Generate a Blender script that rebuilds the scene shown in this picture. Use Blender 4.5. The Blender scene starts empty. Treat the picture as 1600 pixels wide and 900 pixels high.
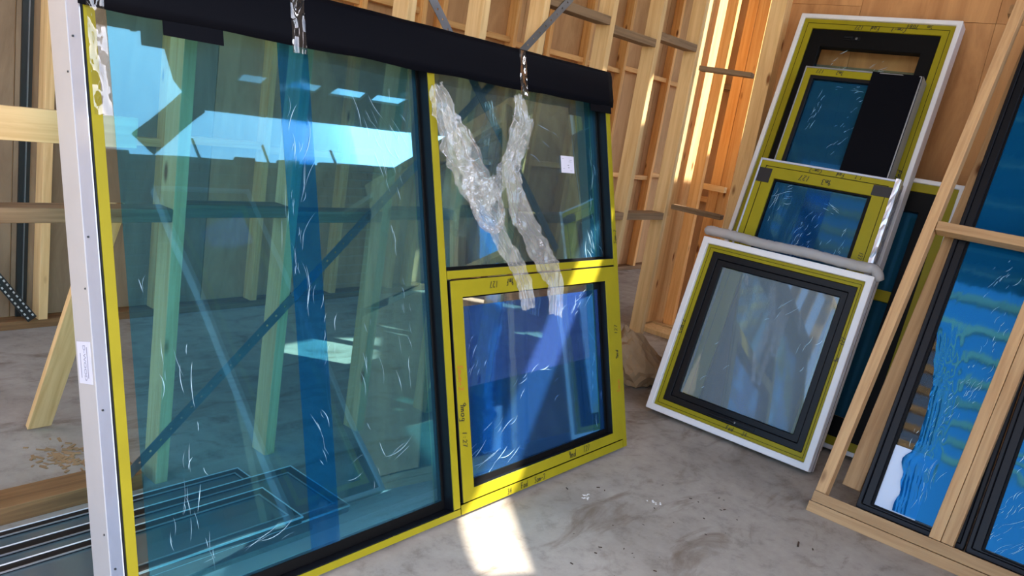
import bpy, bmesh, math, random
from mathutils import Vector, Matrix, noise

# ------------------------------------------------------------------ camera
sc = bpy.context.scene
COL = sc.collection
YAW, PITCH, ROLL, CAMH, FPX = 0.9073, 0.2161, 0.1603, 1.5, 1244.3
F = Vector((math.sin(YAW) * math.cos(PITCH), math.cos(YAW) * math.cos(PITCH), -math.sin(PITCH)))
R0 = Vector((math.cos(YAW), -math.sin(YAW), 0))
U0 = R0.cross(F)
RR = math.cos(ROLL) * R0 + math.sin(ROLL) * U0
UU = -math.sin(ROLL) * R0 + math.cos(ROLL) * U0
cd = bpy.data.cameras.new('camera')
cam = bpy.data.objects.new('camera', cd)
COL.objects.link(cam)
cd.sensor_width = 36.0
cd.lens = FPX / 1600 * 36.0
cd.clip_start = 0.05
M = Matrix((RR, UU, -F)).transposed().to_4x4()
M.translation = (0, 0, CAMH)
cam.matrix_world = M
sc.camera = cam

# ------------------------------------------------------------------ light
SUN = Vector((-0.45, 0.65, -1.0))
w = bpy.data.worlds.new('sky')
sc.world = w
w.use_nodes = True
nt = w.node_tree
nt.nodes.clear()
sky = nt.nodes.new('ShaderNodeTexSky')
sky.sky_type = 'NISHITA'
sky.sun_disc = False
sky.sun_elevation = math.radians(51.7)
sky.sun_rotation = math.radians(145)
sky.air_density = 1.0
sky.dust_density = 2.6
bg = nt.nodes.new('ShaderNodeBackground')
bg.inputs['Strength'].default_value = 0.38
wo = nt.nodes.new('ShaderNodeOutputWorld')
nt.links.new(sky.outputs[0], bg.inputs[0])
nt.links.new(bg.outputs[0], wo.inputs[0])
sl = bpy.data.lights.new('sun', 'SUN')
sl.energy = 8.0
sl.angle = math.radians(0.6)
sl.color = (1.0, 0.93, 0.82)
so = bpy.data.objects.new('sun', sl)
COL.objects.link(so)
so.rotation_euler = SUN.to_track_quat('-Z', 'Y').to_euler()
so.location = (4, -4, 8)
vs = sc.view_settings
vs.view_transform = 'Standard'
vs.look = 'None'
vs.exposure = 1.22
vs.gamma = 1.0
vs.use_curve_mapping = False
sc.cycles.transparent_max_bounces = 24
sc.cycles.max_bounces = 10
sc.cycles.diffuse_bounces = 6
sc.cycles.sample_clamp_indirect = 6.0

rnd = random.Random(7)

# ------------------------------------------------------------------ materials
def srgb(r, g, b):
    f = lambda c: (c / 255 / 12.92) if c / 255 <= 0.04045 else ((c / 255 + 0.055) / 1.055) ** 2.4
    return (f(r), f(g), f(b), 1)

def newmat(name):
    m = bpy.data.materials.new(name)
    m.use_nodes = True
    m.node_tree.nodes.clear()
    return m, m.node_tree.nodes, m.node_tree.links

def out(N, L, sh):
    o = N.new('ShaderNodeOutputMaterial')
    L.new(sh, o.inputs[0])

def coords(N, L, scale, rand=True):
    tc = N.new('ShaderNodeTexCoord')
    mp = N.new('ShaderNodeMapping')
    mp.inputs['Scale'].default_value = scale
    L.new(tc.outputs['Object'], mp.inputs['Vector'])
    if rand:
        oi = N.new('ShaderNodeObjectInfo')
        mu = N.new('ShaderNodeMath'); mu.operation = 'MULTIPLY'; mu.inputs[1].default_value = 37.0
        L.new(oi.outputs['Random'], mu.inputs[0])
        cb = N.new('ShaderNodeCombineXYZ')
        for k in range(3):
            L.new(mu.outputs[0], cb.inputs[k])
        L.new(cb.outputs[0], mp.inputs['Location'])
    return mp.outputs[0]

def ramp(N, L, fac, stops):
    r = N.new('ShaderNodeValToRGB')
    while len(r.color_ramp.elements) < len(stops):
        r.color_ramp.elements.new(0.5)
    for e, (p, c) in zip(r.color_ramp.elements, stops):
        e.position = p
        e.color = c
    L.new(fac, r.inputs[0])
    return r.outputs[0]

def noise_tex(N, L, vec, scale, detail=4, rough=0.55, dist=0.0):
    n = N.new('ShaderNodeTexNoise')
    n.inputs['Scale'].default_value = scale
    n.inputs['Detail'].default_value = detail
    n.inputs['Roughness'].default_value = rough
    n.inputs['Distortion'].default_value = dist
    L.new(vec, n.inputs['Vector'])
    return n.outputs['Fac']

def mixc(N, L, fac, a, b, mode='MIX'):
    m = N.new('ShaderNodeMix'); m.data_type = 'RGBA'; m.blend_type = mode
    for s, v in ((0, fac), (6, a), (7, b)):
        if hasattr(v, 'links'):
            L.new(v, m.inputs[s])
        else:
            m.inputs[s].default_value = v
    return m.outputs[2]

def bump(N, L, h, strength, dist=0.01):
    b = N.new('ShaderNodeBump')
    b.inputs['Strength'].default_value = strength
    b.inputs['Distance'].default_value = dist
    L.new(h, b.inputs['Height'])
    return b.outputs[0]

def principled(N, L, color, rough, metal=0.0, normal=None, spec=0.5):
    p = N.new('ShaderNodeBsdfPrincipled')
    if hasattr(color, 'links'):
        L.new(color, p.inputs['Base Color'])
    else:
        p.inputs['Base Color'].default_value = color
    p.inputs['Roughness'].default_value = rough
    p.inputs['Metallic'].default_value = metal
    p.inputs['Specular IOR Level'].default_value = spec
    if normal is not None:
        L.new(normal, p.inputs['Normal'])
    return p

def wood(name, light, dark, knot, rough=0.7, grey=None):
    m, N, L = newmat(name)
    v = coords(N, L, (1, 1, 1))
    mp = N.new('ShaderNodeMapping'); mp.inputs['Scale'].default_value = (26, 26, 1.3)
    L.new(v, mp.inputs['Vector'])
    g = noise_tex(N, L, mp.outputs[0], 1.6, 5, 0.6, 0.6)
    col = ramp(N, L, g, [(0.3, dark), (0.62, light)])
    # knots
    mk = N.new('ShaderNodeMapping'); mk.inputs['Scale'].default_value = (9, 9, 3.2)
    L.new(v, mk.inputs['Vector'])
    vo = N.new('ShaderNodeTexVoronoi'); vo.inputs['Scale'].default_value = 1.0
    L.new(mk.outputs[0], vo.inputs['Vector'])
    kf = ramp(N, L, vo.outputs['Distance'], [(0.06, (1, 1, 1, 1)), (0.15, (0, 0, 0, 1))])
    col = mixc(N, L, kf, col, knot)
    # tone varies from piece to piece
    oi = N.new('ShaderNodeObjectInfo')
    tone = ramp(N, L, oi.outputs['Random'], [(0, (0.80, 0.78, 0.74, 1)), (1, (1.08, 1.04, 0.98, 1))])
    col = mixc(N, L, 1.0, col, tone, 'MULTIPLY')
    if grey is not None:
        gn = noise_tex(N, L, v, 5.0, 5, 0.6)
        gf = ramp(N, L, gn, [(0.35, (0, 0, 0, 1)), (0.6, (1, 1, 1, 1))])
        col = mixc(N, L, gf, col, grey)
    p = principled(N, L, col, rough, normal=bump(N, L, g, 0.25, 0.004), spec=0.3)
    out(N, L, p.outputs[0])
    return m

def plain(name, color, rough=0.5, metal=0.0, var=0.0, spec=0.5, bumpy=0.0):
    m, N, L = newmat(name)
    c, nrm = color, None
    if var > 0 or bumpy > 0:
        v = coords(N, L, (1, 1, 1))
        n = noise_tex(N, L, v, 9, 5)
        if var > 0:
            dk = tuple(x * (1 - var) for x in color[:3]) + (1,)
            c = ramp(N, L, n, [(0.3, dk), (0.65, color)])
        if bumpy > 0:
            n2 = noise_tex(N, L, v, 60, 3)
            nrm = bump(N, L, n2, bumpy, 0.003)
    p = principled(N, L, c, rough, metal, nrm, spec)
    out(N, L, p.outputs[0])
    return m

def film(name, trans, refl=0.16, gcol=(1, 1, 1, 1), body=(0.1, 0.3, 0.6, 1), bodyf=0.06, rough=0.03, wr=0.0, wscale=(6, 6, 1.2)):
    """clear or tinted sheet: tinted transmission + mirror reflection + a little body colour"""
    m, N, L = newmat(name)
    t = N.new('ShaderNodeBsdfTransparent'); t.inputs[0].default_value = trans
    g = N.new('ShaderNodeBsdfGlossy'); g.inputs['Color'].default_value = gcol; g.inputs['Roughness'].default_value = rough
    lw = N.new('ShaderNodeLayerWeight'); lw.inputs['Blend'].default_value = 0.35
    mr = N.new('ShaderNodeMapRange')
    mr.inputs['To Min'].default_value = refl; mr.inputs['To Max'].default_value = min(1, refl + 0.35)
    L.new(lw.outputs['Fresnel'], mr.inputs['Value'])
    mx = N.new('ShaderNodeMixShader')
    L.new(mr.outputs[0], mx.inputs[0]); L.new(t.outputs[0], mx.inputs[1]); L.new(g.outputs[0], mx.inputs[2])
    sh = mx.outputs[0]
    if wr > 0:
        v = coords(N, L, wscale)
        h = noise_tex(N, L, v, 3.0, 3, 0.5, 1.0)
        b = bump(N, L, h, wr, 0.02)
        L.new(b, g.inputs['Normal'])
    if bodyf > 0:
        d = N.new('ShaderNodeBsdfDiffuse'); d.inputs[0].default_value = body
        m2 = N.new('ShaderNodeMixShader'); m2.inputs[0].default_value = bodyf
        L.new(sh, m2.inputs[1]); L.new(d.outputs[0], m2.inputs[2])
        sh = m2.outputs[0]
    out(N, L, sh)
    return m

PALE = wood('pale_pine', srgb(234, 200, 146), srgb(212, 172, 116), srgb(130, 82, 42))
WARMLIT = wood('warm_lit_pine', srgb(238, 188, 122), srgb(216, 156, 90), srgb(120, 70, 32))  # pine with the orange of warm bounced light put into its colour
GREYW = wood('weathered_pine', srgb(150, 122, 92), srgb(112, 88, 62), srgb(60, 42, 28))
BROWNW = wood('damp_pine', srgb(150, 112, 74), srgb(112, 82, 54), srgb(60, 40, 24))
CRATEW = wood('crate_pine', srgb(200, 162, 118), srgb(172, 132, 92), srgb(96, 58, 30))
YELLOW = plain('yellow_tape', srgb(150, 138, 22), 0.5, var=0.10, spec=0.2)
WHITE = plain('white_coated', srgb(228, 226, 226), 0.35, var=0.05)
CASING = plain('cream_casing', srgb(186, 181, 178), 0.4, var=0.05)
SILVER = plain('mill_aluminium', srgb(190, 196, 212), 0.30, 0.35, var=0.08)
GREYSIDE = plain('grey_aluminium', srgb(150, 150, 152), 0.38, 0.3)
BLACK = plain('anthracite', srgb(15, 16, 20), 0.42, spec=0.25)
GASKET = plain('rubber_gasket', srgb(8, 8, 9), 0.55, spec=0.15)
BLACKFILM = plain('black_film', srgb(10, 11, 17), 0.5, spec=0.05)
BLACKTAPE = plain('black_tape', srgb(24, 23, 26), 0.5)
INK = plain('marker_ink', srgb(38, 34, 18), 0.6)
REDINK = plain('red_marker', srgb(176, 92, 30), 0.6)
PAPER = plain('white_paper', srgb(214, 212, 226), 0.7, var=0.03)
PRINT = plain('grey_print', srgb(140, 138, 152), 0.7)
STEEL = plain('galvanised', srgb(150, 152, 154), 0.38, 0.8, var=0.25)
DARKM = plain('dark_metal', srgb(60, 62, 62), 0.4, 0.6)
BAG = plain('brown_paper', srgb(170, 138, 102), 0.8, var=0.2)
GLASS = film('clear_glass', (0.94, 0.97, 0.96, 1), 0.0, bodyf=0)
TEAL = film('teal_film', (0.32, 0.73, 0.86, 1), 0.075, (0.18, 0.50, 0.74, 1), (0.06, 0.28, 0.46, 1), 0.07, 0.012)
BLUEBAND = film('blue_film_overlap', (0.20, 0.54, 0.82, 1), 0.0, (0.3, 0.7, 1, 1), (0.01, 0.20, 0.48, 1), 0.10, 0.05, 0.02)
HALFTINT = film('half_height_film', (0.45, 0.78, 0.88, 1), 0.0, (0.3, 0.7, 1, 1), (0.05, 0.25, 0.5, 1), 0.03, 0.05)
GREENT = film('green_teal_film', (0.44, 0.72, 0.70, 1), 0.0, (0.5, .8, 0.85, 1), (0.10, 0.28, 0.50, 1), 0.07, 0.012)
DEEP = film('deep_blue_film', (0.16, 0.48, 0.64, 1), 0.0, (0.4, 0.7, .9, 1), (0.08, 0.20, 0.80, 1), 0.15, 0.03, 0.008)
STACKF = film('blue_stack_film', (0.05, 0.34, 0.60, 1), 0.03, (0.2, 0.6, 0.9, 1), (0.03, 0.20, 0.42, 1), 0.22, 0.05, 0.02)
HAZE = film('hazy_film', (0.50, 0.62, 0.70, 1), 0.08, (0.75, 0.9, 1, 1), (0.44, 0.56, 0.62, 1), 0.28, 0.03)
CRATEF = film('bright_blue_film', (0.01, 0.16, 0.45, 1), 0.15, (0.10, 0.56, 1.0, 1), (0.005, 0.17, 0.44, 1), 0.30, 0.04, 0.02)
WRAP = film('clear_wrap', (0.95, 0.95, 0.94, 1), 0.05, (1, 1, 1, 1), (0.88, 0.87, 0.84, 1), 0.16, 0.10, 0.06, (30, 30, 30))
CLEARTAPE = film('clear_tape', (0.9, 0.9, 0.9, 1), 0.06, (1, 1, 1, 1), (0.8, 0.8, 0.85, 1), 0.01, 0.04, 0.0)

def mat_poly():
    m, N, L = newmat('frosted_polycarbonate')
    t = N.new('ShaderNodeBsdfTranslucent'); t.inputs[0].default_value = (0.75, 0.82, 0.86, 1)
    d = N.new('ShaderNodeBsdfDiffuse'); d.inputs[0].default_value = (0.7, 0.75, 0.78, 1)
    x = N.new('ShaderNodeMixShader'); x.inputs[0].default_value = 0.35
    L.new(t.outputs[0], x.inputs[1]); L.new(d.outputs[0], x.inputs[2])
    out(N, L, x.outputs[0])
    return m
SKYPANEL = mat_poly()
CREASE = plain('film_crease_gloss', srgb(190, 226, 240), 0.25)
BUBBLE = film('bubble_wrap', (0.75, 0.74, 0.72, 1), 0.06, (1, 1, 1, 1), (0.62, 0.59, 0.58, 1), 0.5, 0.10, 0.5, (40, 40, 40))

def mat_floor():
    m, N, L = newmat('concrete')
    v = coords(N, L, (1, 1, 1), False)
    n1 = noise_tex(N, L, v, 1.1, 6, 0.62, 0.3)
    n2 = noise_tex(N, L, v, 9.0, 9, 0.72, 0.1)
    n3 = noise_tex(N, L, v, 60.0, 4, 0.7)
    c = ramp(N, L, n1, [(0.3, srgb(148, 138, 127)), (0.5, srgb(175, 166, 154)), (0.72, srgb(191, 183, 171))])
    c2 = ramp(N, L, n2, [(0.30, srgb(120, 108, 96)), (0.47, srgb(212, 209, 204)), (0.7, srgb(240, 239, 237))])
    c = mixc(N, L, 0.6, c, c2, 'MULTIPLY')
    # brown damp stains and dark scuffs
    mp = N.new('ShaderNodeMapping'); mp.inputs['Rotation'].default_value = (0, 0, 0.7); mp.inputs['Scale'].default_value = (1.2, 3.4, 1)
    L.new(v, mp.inputs['Vector'])
    st = noise_tex(N, L, mp.outputs[0], 1.7, 6, 0.65, 0.8)
    sf = ramp(N, L, st, [(0.54, (0, 0, 0, 1)), (0.68, (0.75, 0.75, 0.75, 1))])
    c = mixc(N, L, sf, c, srgb(106, 88, 70))
    sp = ramp(N, L, n3, [(0.70, (0, 0, 0, 1)), (0.76, (0.6, 0.6, 0.6, 1))])
    c = mixc(N, L, sp, c, srgb(70, 62, 54))
    hh = mixc(N, L, 0.5, n2, n3)
    p = principled(N, L, c, 0.62, normal=bump(N, L, hh, 0.25, 0.006), spec=0.35)
    out(N, L, p.outputs[0])
    return m
FLOORM = mat_floor()

def mat_board(name, a, b, sc_=(3, 3, 0.7)):
    m, N, L = newmat(name)
    v = coords(N, L, sc_)
    n = noise_tex(N, L, v, 2.4, 7, 0.62, 1.2)
    c = ramp(N, L, n, [(0.28, a), (0.66, b)])
    p = principled(N, L, c, 0.72, normal=bump(N, L, n, 0.1, 0.004), spec=0.25)
    out(N, L, p.outputs[0])
    return m
SHEATH = mat_board('brown_sheathing', srgb(176, 132, 88), srgb(204, 160, 112))
GREYBOARD = mat_board('greyed_sheathing', srgb(128, 106, 82), srgb(158, 134, 106))
PLY = mat_board('red_brown_plywood', srgb(160, 108, 66), srgb(208, 154, 100), (2.2, 2.2, 0.45))
DECKM = mat_board('roof_deck', srgb(74, 66, 58), srgb(98, 88, 78))
BRICKM = plain('old_brick', srgb(140, 88, 66), 0.85, var=0.35)
MORTAR = plain('mortar', srgb(150, 142, 132), 0.9, var=0.2)
GROUND = plain('yard_ground', srgb(132, 126, 112), 0.9, var=0.3)

# ------------------------------------------------------------------ mesh helpers
def link(o, parent=None):
    COL.objects.link(o)
    if parent is not None:
        o.parent = parent
    return o

def mesh_obj(name, bm, mat, parent=None, smooth=False):
    me = bpy.data.meshes.new(name)
    bmesh.ops.recalc_face_normals(bm, faces=bm.faces)
    bm.to_mesh(me)
    bm.free()
    if smooth:
        for p in me.polygons:
            p.use_smooth = True
    if mat is not None:
        me.materials.append(mat)
    return link(bpy.data.objects.new(name, me), parent)

def add_box(bm, x0, x1, y0, y1, z0, z1):
    v = [bm.verts.new(c) for c in ((x0, y0, z0), (x1, y0, z0), (x1, y1, z0), (x0, y1, z0), (x0, y0, z1), (x1, y0, z1), (x1, y1, z1), (x0, y1, z1))]
    for f in ((0, 3, 2, 1), (4, 5, 6, 7), (0, 1, 5, 4), (1, 2, 6, 5), (2, 3, 7, 6), (3, 0, 4, 7)):
        bm.faces.new([v[i] for i in f])

def box(name, x0, x1, y0, y1, z0, z1, mat, parent=None, bev=0.0):
    bm = bmesh.new()
    add_box(bm, x0, x1, y0, y1, z0, z1)
    if bev > 0:
        bmesh.ops.bevel(bm, geom=bm.edges[:], offset=bev, segments=2, affect='EDGES', profile=0.5)
    return mesh_obj(name, bm, mat, parent)

def ring(name, x0, x1, z0, z1, wl, wr, wb, wt, d0, d1, mat, parent, bev=0.0015):
    """rectangular frame in the local XZ plane, depth from d0 (front) to d1"""
    bm = bmesh.new()
    o = [(x0, z0), (x1, z0), (x1, z1), (x0, z1)]
    i = [(x0 + wl, z0 + wb), (x1 - wr, z0 + wb), (x1 - wr, z1 - wt), (x0 + wl, z1 - wt)]
    vs_ = {}
    for k, pts in (('o', o), ('i', i)):
        for d, y in (('f', d0), ('b', d1)):
            vs_[k + d] = [bm.verts.new((p[0], y, p[1])) for p in pts]
    for a in range(4):
        b = (a + 1) % 4
        bm.faces.new([vs_['of'][a], vs_['of'][b], vs_['if'][b], vs_['if'][a]])
        bm.faces.new([vs_['ob'][a], vs_['ib'][a], vs_['ib'][b], vs_['ob'][b]])
        bm.faces.new([vs_['of'][a], vs_['ob'][a], vs_['ob'][b], vs_['of'][b]])
        bm.faces.new([vs_['if'][a], vs_['if'][b], vs_['ib'][b], vs_['ib'][a]])
    if bev > 0:
        bmesh.ops.bevel(bm, geom=bm.edges[:], offset=bev, segments=1, affect='EDGES')
    return mesh_obj(name, bm, mat, parent)

def beam(name, p0, p1, side, wd, th, mat, parent=None, bev=0.0025):
    """timber from p0 to p1 (centre line); wd along the side vector, th across it"""
    p0, p1 = Vector(p0), Vector(p1)
    z = (p1 - p0); ln = z.length; z.normalize()
    x = Vector(side) - Vector(side).dot(z) * z; x.normalize()
    y = z.cross(x)
    o = box(name, -wd / 2, wd / 2, -th / 2, th / 2, 0, ln, mat, parent, bev)
    m = Matrix((x, y, z)).transposed().to_4x4(); m.translation = p0
    o.matrix_basis = m
    return o

def tag(o, label=None, cat=None, group=None, kind=None):
    if cat and not kind:
        kind = 'thing'
    for k, v_ in (('label', label), ('category', cat), ('group', group), ('kind', kind)):
        if v_:
            o[k] = v_
    return o

def empty(name, loc, rot=(0, 0, 0)):
    e = bpy.data.objects.new(name, None)
    e.empty_display_size = 0.1
    e.location = loc
    e.rotation_euler = rot
    return link(e)

def sheet(name, x0, x1, z0, z1, y, mat, parent, nx=1, nz=1, amp=0.0, seed=0, fx=6.0, fz=2.0):
    bm = bmesh.new()
    g = []
    for j in range(nz + 1):
        row = []
        for i in range(nx + 1):
            x = x0 + (x1 - x0) * i / nx
            z = z0 + (z1 - z0) * j / nz
            dy = amp * (noise.noise(Vector((x * fx, z * fz, seed))) - 0.2) if amp else 0
            row.append(bm.verts.new((x, y - dy - amp * .3, z)))
        g.append(row)
    for j in range(nz):
        for i in range(nx):
            bm.faces.new((g[j][i], g[j][i + 1], g[j + 1][i + 1], g[j + 1][i]))
    return mesh_obj(name, bm, mat, parent, smooth=amp > 0)

def strokes(name, polys, y, width, mat, parent):
    """flat ribbons lying in the local XZ plane (handwriting, film creases)"""
    bm = bmesh.new()
    for pl in polys:
        n = len(pl)
        L_, R_ = [], []
        for k in range(n):
            a = pl[max(0, k - 1)]; b = pl[min(n - 1, k + 1)]
            t = Vector((b[0] - a[0], b[1] - a[1]))
            if t.length < 1e-9:
                t = Vector((1, 0))
            t.normalize()
            wk = width * (pl[k][2] if len(pl[k]) > 2 else 1.0) / 2
            nx_, nz_ = -t.y * wk, t.x * wk
            L_.append(bm.verts.new((pl[k][0] + nx_, y, pl[k][1] + nz_)))
            R_.append(bm.verts.new((pl[k][0] - nx_, y, pl[k][1] - nz_)))
        for k in range(n - 1):
            bm.faces.new((L_[k], R_[k], R_[k + 1], L_[k + 1]))
    return mesh_obj(name, bm, mat, parent)

GLY = {
 'C': [[(.8, .85), (.5, 1), (.15, .75), (.1, .3), (.4, 0), (.8, .12)]],
 'o': [[(.5, .6), (.2, .45), (.2, .12), (.5, 0), (.8, .15), (.75, .5), (.5, .6)]],
 'm': [[(.05, 0), (.12, .55)], [(.12, .4), (.35, .58), (.45, 0)], [(.45, .38), (.7, .58), (.85, 0)]],
 'w': [[(.05, .55), (.2, 0), (.45, .45), (.65, 0), (.9, .58)]],
 '-': [[(.1, .35), (.75, .4)]],
 '1': [[(.4, 0), (.5, 1)]],
 '2': [[(.15, .8), (.45, 1), (.8, .75), (.55, .4), (.1, 0), (.85, .06)]],
 '3': [[(.15, .9), (.6, 1), (.7, .7), (.4, .55), (.75, .3), (.5, 0), (.1, .1)]],
 '4': [[(.6, 0), (.65, 1), (.1, .35), (.85, .4)]],
 '5': [[(.8, 1), (.3, .95), (.25, .55), (.6, .6), (.75, .25), (.45, 0), (.1, .1)]],
 '6': [[(.7, 1), (.3, .6), (.2, .2), (.5, 0), (.75, .25), (.5, .45), (.22, .3)]],
 '7': [[(.1, .95), (.85, 1), (.4, 0)]],
 '8': [[(.5, .5), (.2, .75), (.5, 1), (.75, .75), (.5, .5), (.15, .25), (.5, 0), (.8, .25), (.5, .5)]],
 '9': [[(.75, .75), (.45, .55), (.2, .8), (.5, 1), (.75, .8), (.65, 0)]],
 '0': [[(.5, 1), (.2, .7), (.2, .3), (.5, 0), (.8, .35), (.75, .75), (.5, 1)]],
 ':': [[(.4, .15), (.46, .25)], [(.42, .55), (.48, .65)]],
 'F': [[(.25, 0), (.3, 1), (.85, 1)], [(.28, .52), (.7, .55)]],
 'a': [[(.75, .55), (.35, .55), (.2, .2), (.45, 0), (.75, .3), (.75, .58), (.85, 0)]],
 'd': [[(.7, .5), (.35, .5), (.2, .2), (.45, 0), (.72, .3), (.85, 1), (.8, 0)]],
 'r': [[(.2, 0), (.25, .55)], [(.25, .35), (.5, .58), (.75, .5)]],
 'n': [[(.15, 0), (.2, .55)], [(.2, .35), (.5, .58), (.75, .4), (.78, 0)]],
 't': [[(.5, .95), (.42, .1), (.65, 0)], [(.15, .6), (.8, .62)]],
 'S': [[(.8, .9), (.45, 1), (.2, .75), (.7, .35), (.5, 0), (.1, .1)]],
 'g': [[(.7, .5), (.35, .55), (.2, .25), (.5, .1), (.7, .5), (.65, -.35), (.2, -.3)]],
 ' ': [],
}
def writing(parent, text, x, z, h, ang, y, mat=INK, name='marker_writing'):
    polys, cx = [], 0.0
    ca, sa = math.cos(ang), math.sin(ang)
    r = random.Random(text + str(x))
    for ch in text:
        for st in GLY.get(ch, []):
            pl = []
            for (a, b) in st:
                px = (cx + a * 0.62 + b * 0.12) * h + r.uniform(-.02, .02) * h
                pz = b * h + r.uniform(-.03, .03) * h
                pl.append((x + px * ca - pz * sa, z + px * sa + pz * ca))
            polys.append(pl)
        cx += 0.62 if ch != ' ' else 0.9
    return strokes(name, polys, y, h * 0.11 + 0.0009, mat, parent)

def creases(parent, clusters, y, name='film_creases', width=0.0012):
    """white stress creases in stretched film: clusters of (x, z, n, spread_x, spread_z, angle, length)"""
    polys = []
    for (cx, cz, n, sx, sz, ang, ln) in clusters:
        for _ in range(n):
            x = cx + rnd.gauss(0, sx); z = cz + rnd.gauss(0, sz)
            a = ang + rnd.gauss(0, 0.16); l = ln * rnd.uniform(0.25, 1.1); bend = rnd.uniform(-.6, .6)
            pl = []
            fat = rnd.choice((.5, .7, 1.0, 1.4))
            for k in range(7):
                t = k / 6 - .5
                aa = a + bend * t
                pl.append((x + math.cos(aa) * l * t, z + math.sin(aa) * l * t, max(0.05, 1 - (2 * t) ** 2) * rnd.uniform(.5, 1.1) * fat))
            polys.append(pl)
    return tag(strokes(name, polys, y, width, CREASE, parent), kind='stuff')

# ------------------------------------------------------------------ setting
bm = bmesh.new()
add_box(bm, -3.2, 14.2, -3.2, 4.9, -0.25, 0.0)
tag(mesh_obj('floor', bm, FLOORM), kind='structure')
bm = bmesh.new()
add_box(bm, -60, 70, -60, 60, -0.6, -0.26)
tag(mesh_obj('ground', bm, GROUND), kind='structure')

# far outer wall: sheathing with its own studs and noggins
WB = tag(box('wall_back', -3.0, 14.0, 4.48, 4.50, 0, 3.6, SHEATH), kind='structure')
fx = [-1.2, -0.6, 0.05, 0.6, 1.14, 1.66, 2.28, 2.92, 3.56, 4.10, 4.30, 5.12, 5.58, 6.16, 6.80, 7.32, 7.72, 8.3]
for x in fx:
    beam('stud', (x, 4.424, 0.045), (x, 4.424, 3.2), (1, 0, 0), 0.045, 0.088, WARMLIT if x > 2 else PALE, WB)
for a, b in zip(fx[:-1], fx[1:]):
    if b - a < 0.3:
        continue
    for z in (1.05 + rnd.uniform(-.04, .04), 2.06 + rnd.uniform(-.03, .03)):
        if a > 1.2:
            beam('noggin', (a + 0.023, 4.44, z), (b - 0.023, 4.44, z), (0, 0, 1), 0.045, 0.07, WARMLIT, WB)
beam('sole_plate', (-3, 4.435, 0.0225), (8.8, 4.435, 0.0225), (0, 1, 0), 0.095, 0.045, BROWNW, WB)
box('metal_channel', 1.555, 1.605, 4.455, 4.479, 0.05, 3.2, DARKM, WB)
box('metal_bead', 1.580, 1.586, 4.449, 4.456, 0.05, 3.2, STEEL, WB)
jx = [-2.99, -1.0, 0.2, 1.53, 2.6, 3.88, 5.3, 6.5, 7.6, 8.8, 13.9]
for a, b in zip(jx[:-1], jx[1:]):
    box('sheathing_panel', a + .003, b - .003, 4.470, 4.4795, 0.05, 3.55, GREYBOARD if b < 2.7 else SHEATH, WB)

# open stud partition just behind the big window
WP = tag(empty('wall_partition', (0, 2.565, 0)), kind='structure')
px_ = [-0.35, 0.25, 0.76, 1.345, 1.795, 2.265, 2.70, 3.12, 3.70, 4.20, 4.70]
def pb(name, p0, p1, side, wd, th, mat):
    o = beam(name, p0, p1, side, wd, th, mat, None)
    o.parent = WP
    o.matrix_parent_inverse = Matrix.Translation((0, -2.565, 0))
    return o
for i, x in enumerate(px_):
    pb('stud', (x + .0225, 2.565, 0), (x + .0225, 2.565, 2.7), (1, 0, 0), 0.045, 0.092, PALE)
pb('stud', (3.19, 2.60, 0), (3.19, 2.60, 2.7), (1, 0, 0), 0.045, 0.092, GREYW)
nz = {0: 1.0, 1: 0.985, 2: 0.985, 3: 1.0, 4: 0.98, 5: 0.99, 6: 1.0, 7: 0.97, 8: 0.985, 9: 0.985}
for i, (a, b) in enumerate(zip(px_[:-1], px_[1:])):
    pb('noggin', (a + .045, 2.565, nz[i]), (b, 2.565, nz[i]), (0, 0, 1), 0.045, 0.09, GREYW)
    zt = [2.05, 2.05, 2.05, 2.06, 2.04, 2.05, 2.11, 2.045, 2.01, 2.06][i]
    pb('noggin', (a + .045, 2.565, zt), (b, 2.565, zt), (0, 0, 1), 0.045, 0.09, GREYW if i != 6 else PALE)
pb('noggin', (-.5, 2.506, 1.25), (1.20, 2.506, 1.25), (0, 0, 1), 0.094, 0.024, PALE)
pb('top_plate', (-0.5, 2.565, 2.7225), (4.80, 2.565, 2.7225), (0, 1, 0), 0.092, 0.045, PALE)
pb('sole_plate', (-1.0, 2.575, 0.03), (1.30, 2.575, 0.03), (0, 1, 0), 0.12, 0.06, BROWNW)

def strap(p0, p1):
    p0, p1 = Vector(p0), Vector(p1)
    d = (p1 - p0); ln = d.length; d.normalize()
    bm = bmesh.new()
    # perforated steel strip: two edges and cross webs leave a row of holes
    hw, hole, pitch = 0.02, 0.008, 0.05
    th = 0.0015
    k = 0.0
    add_box(bm, -hw, -hole / 2, -th, th, 0, ln)
    add_box(bm, hole / 2, hw, -th, th, 0, ln)
    while k < ln:
        add_box(bm, -hole / 2, hole / 2, -th, th, k, min(ln, k + pitch - hole))
        k += pitch
    o = mesh_obj('steel_strap', bm, STEEL, None)
    x = Vector((0, 1, 0)).cross(d); x.normalize()
    m = Matrix((x, d.cross(x), d)).transposed().to_4x4(); m.translation = p0
    o.matrix_basis = m
    o.parent = WP
    o.matrix_parent_inverse = Matrix.Translation((0, -2.565, 0))
strap((3.32, 2.512, 2.09), (1.22, 2.512, 0.05))
strap((2.20, 2.508, 2.06), (3.55, 2.508, 0.80))

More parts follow.
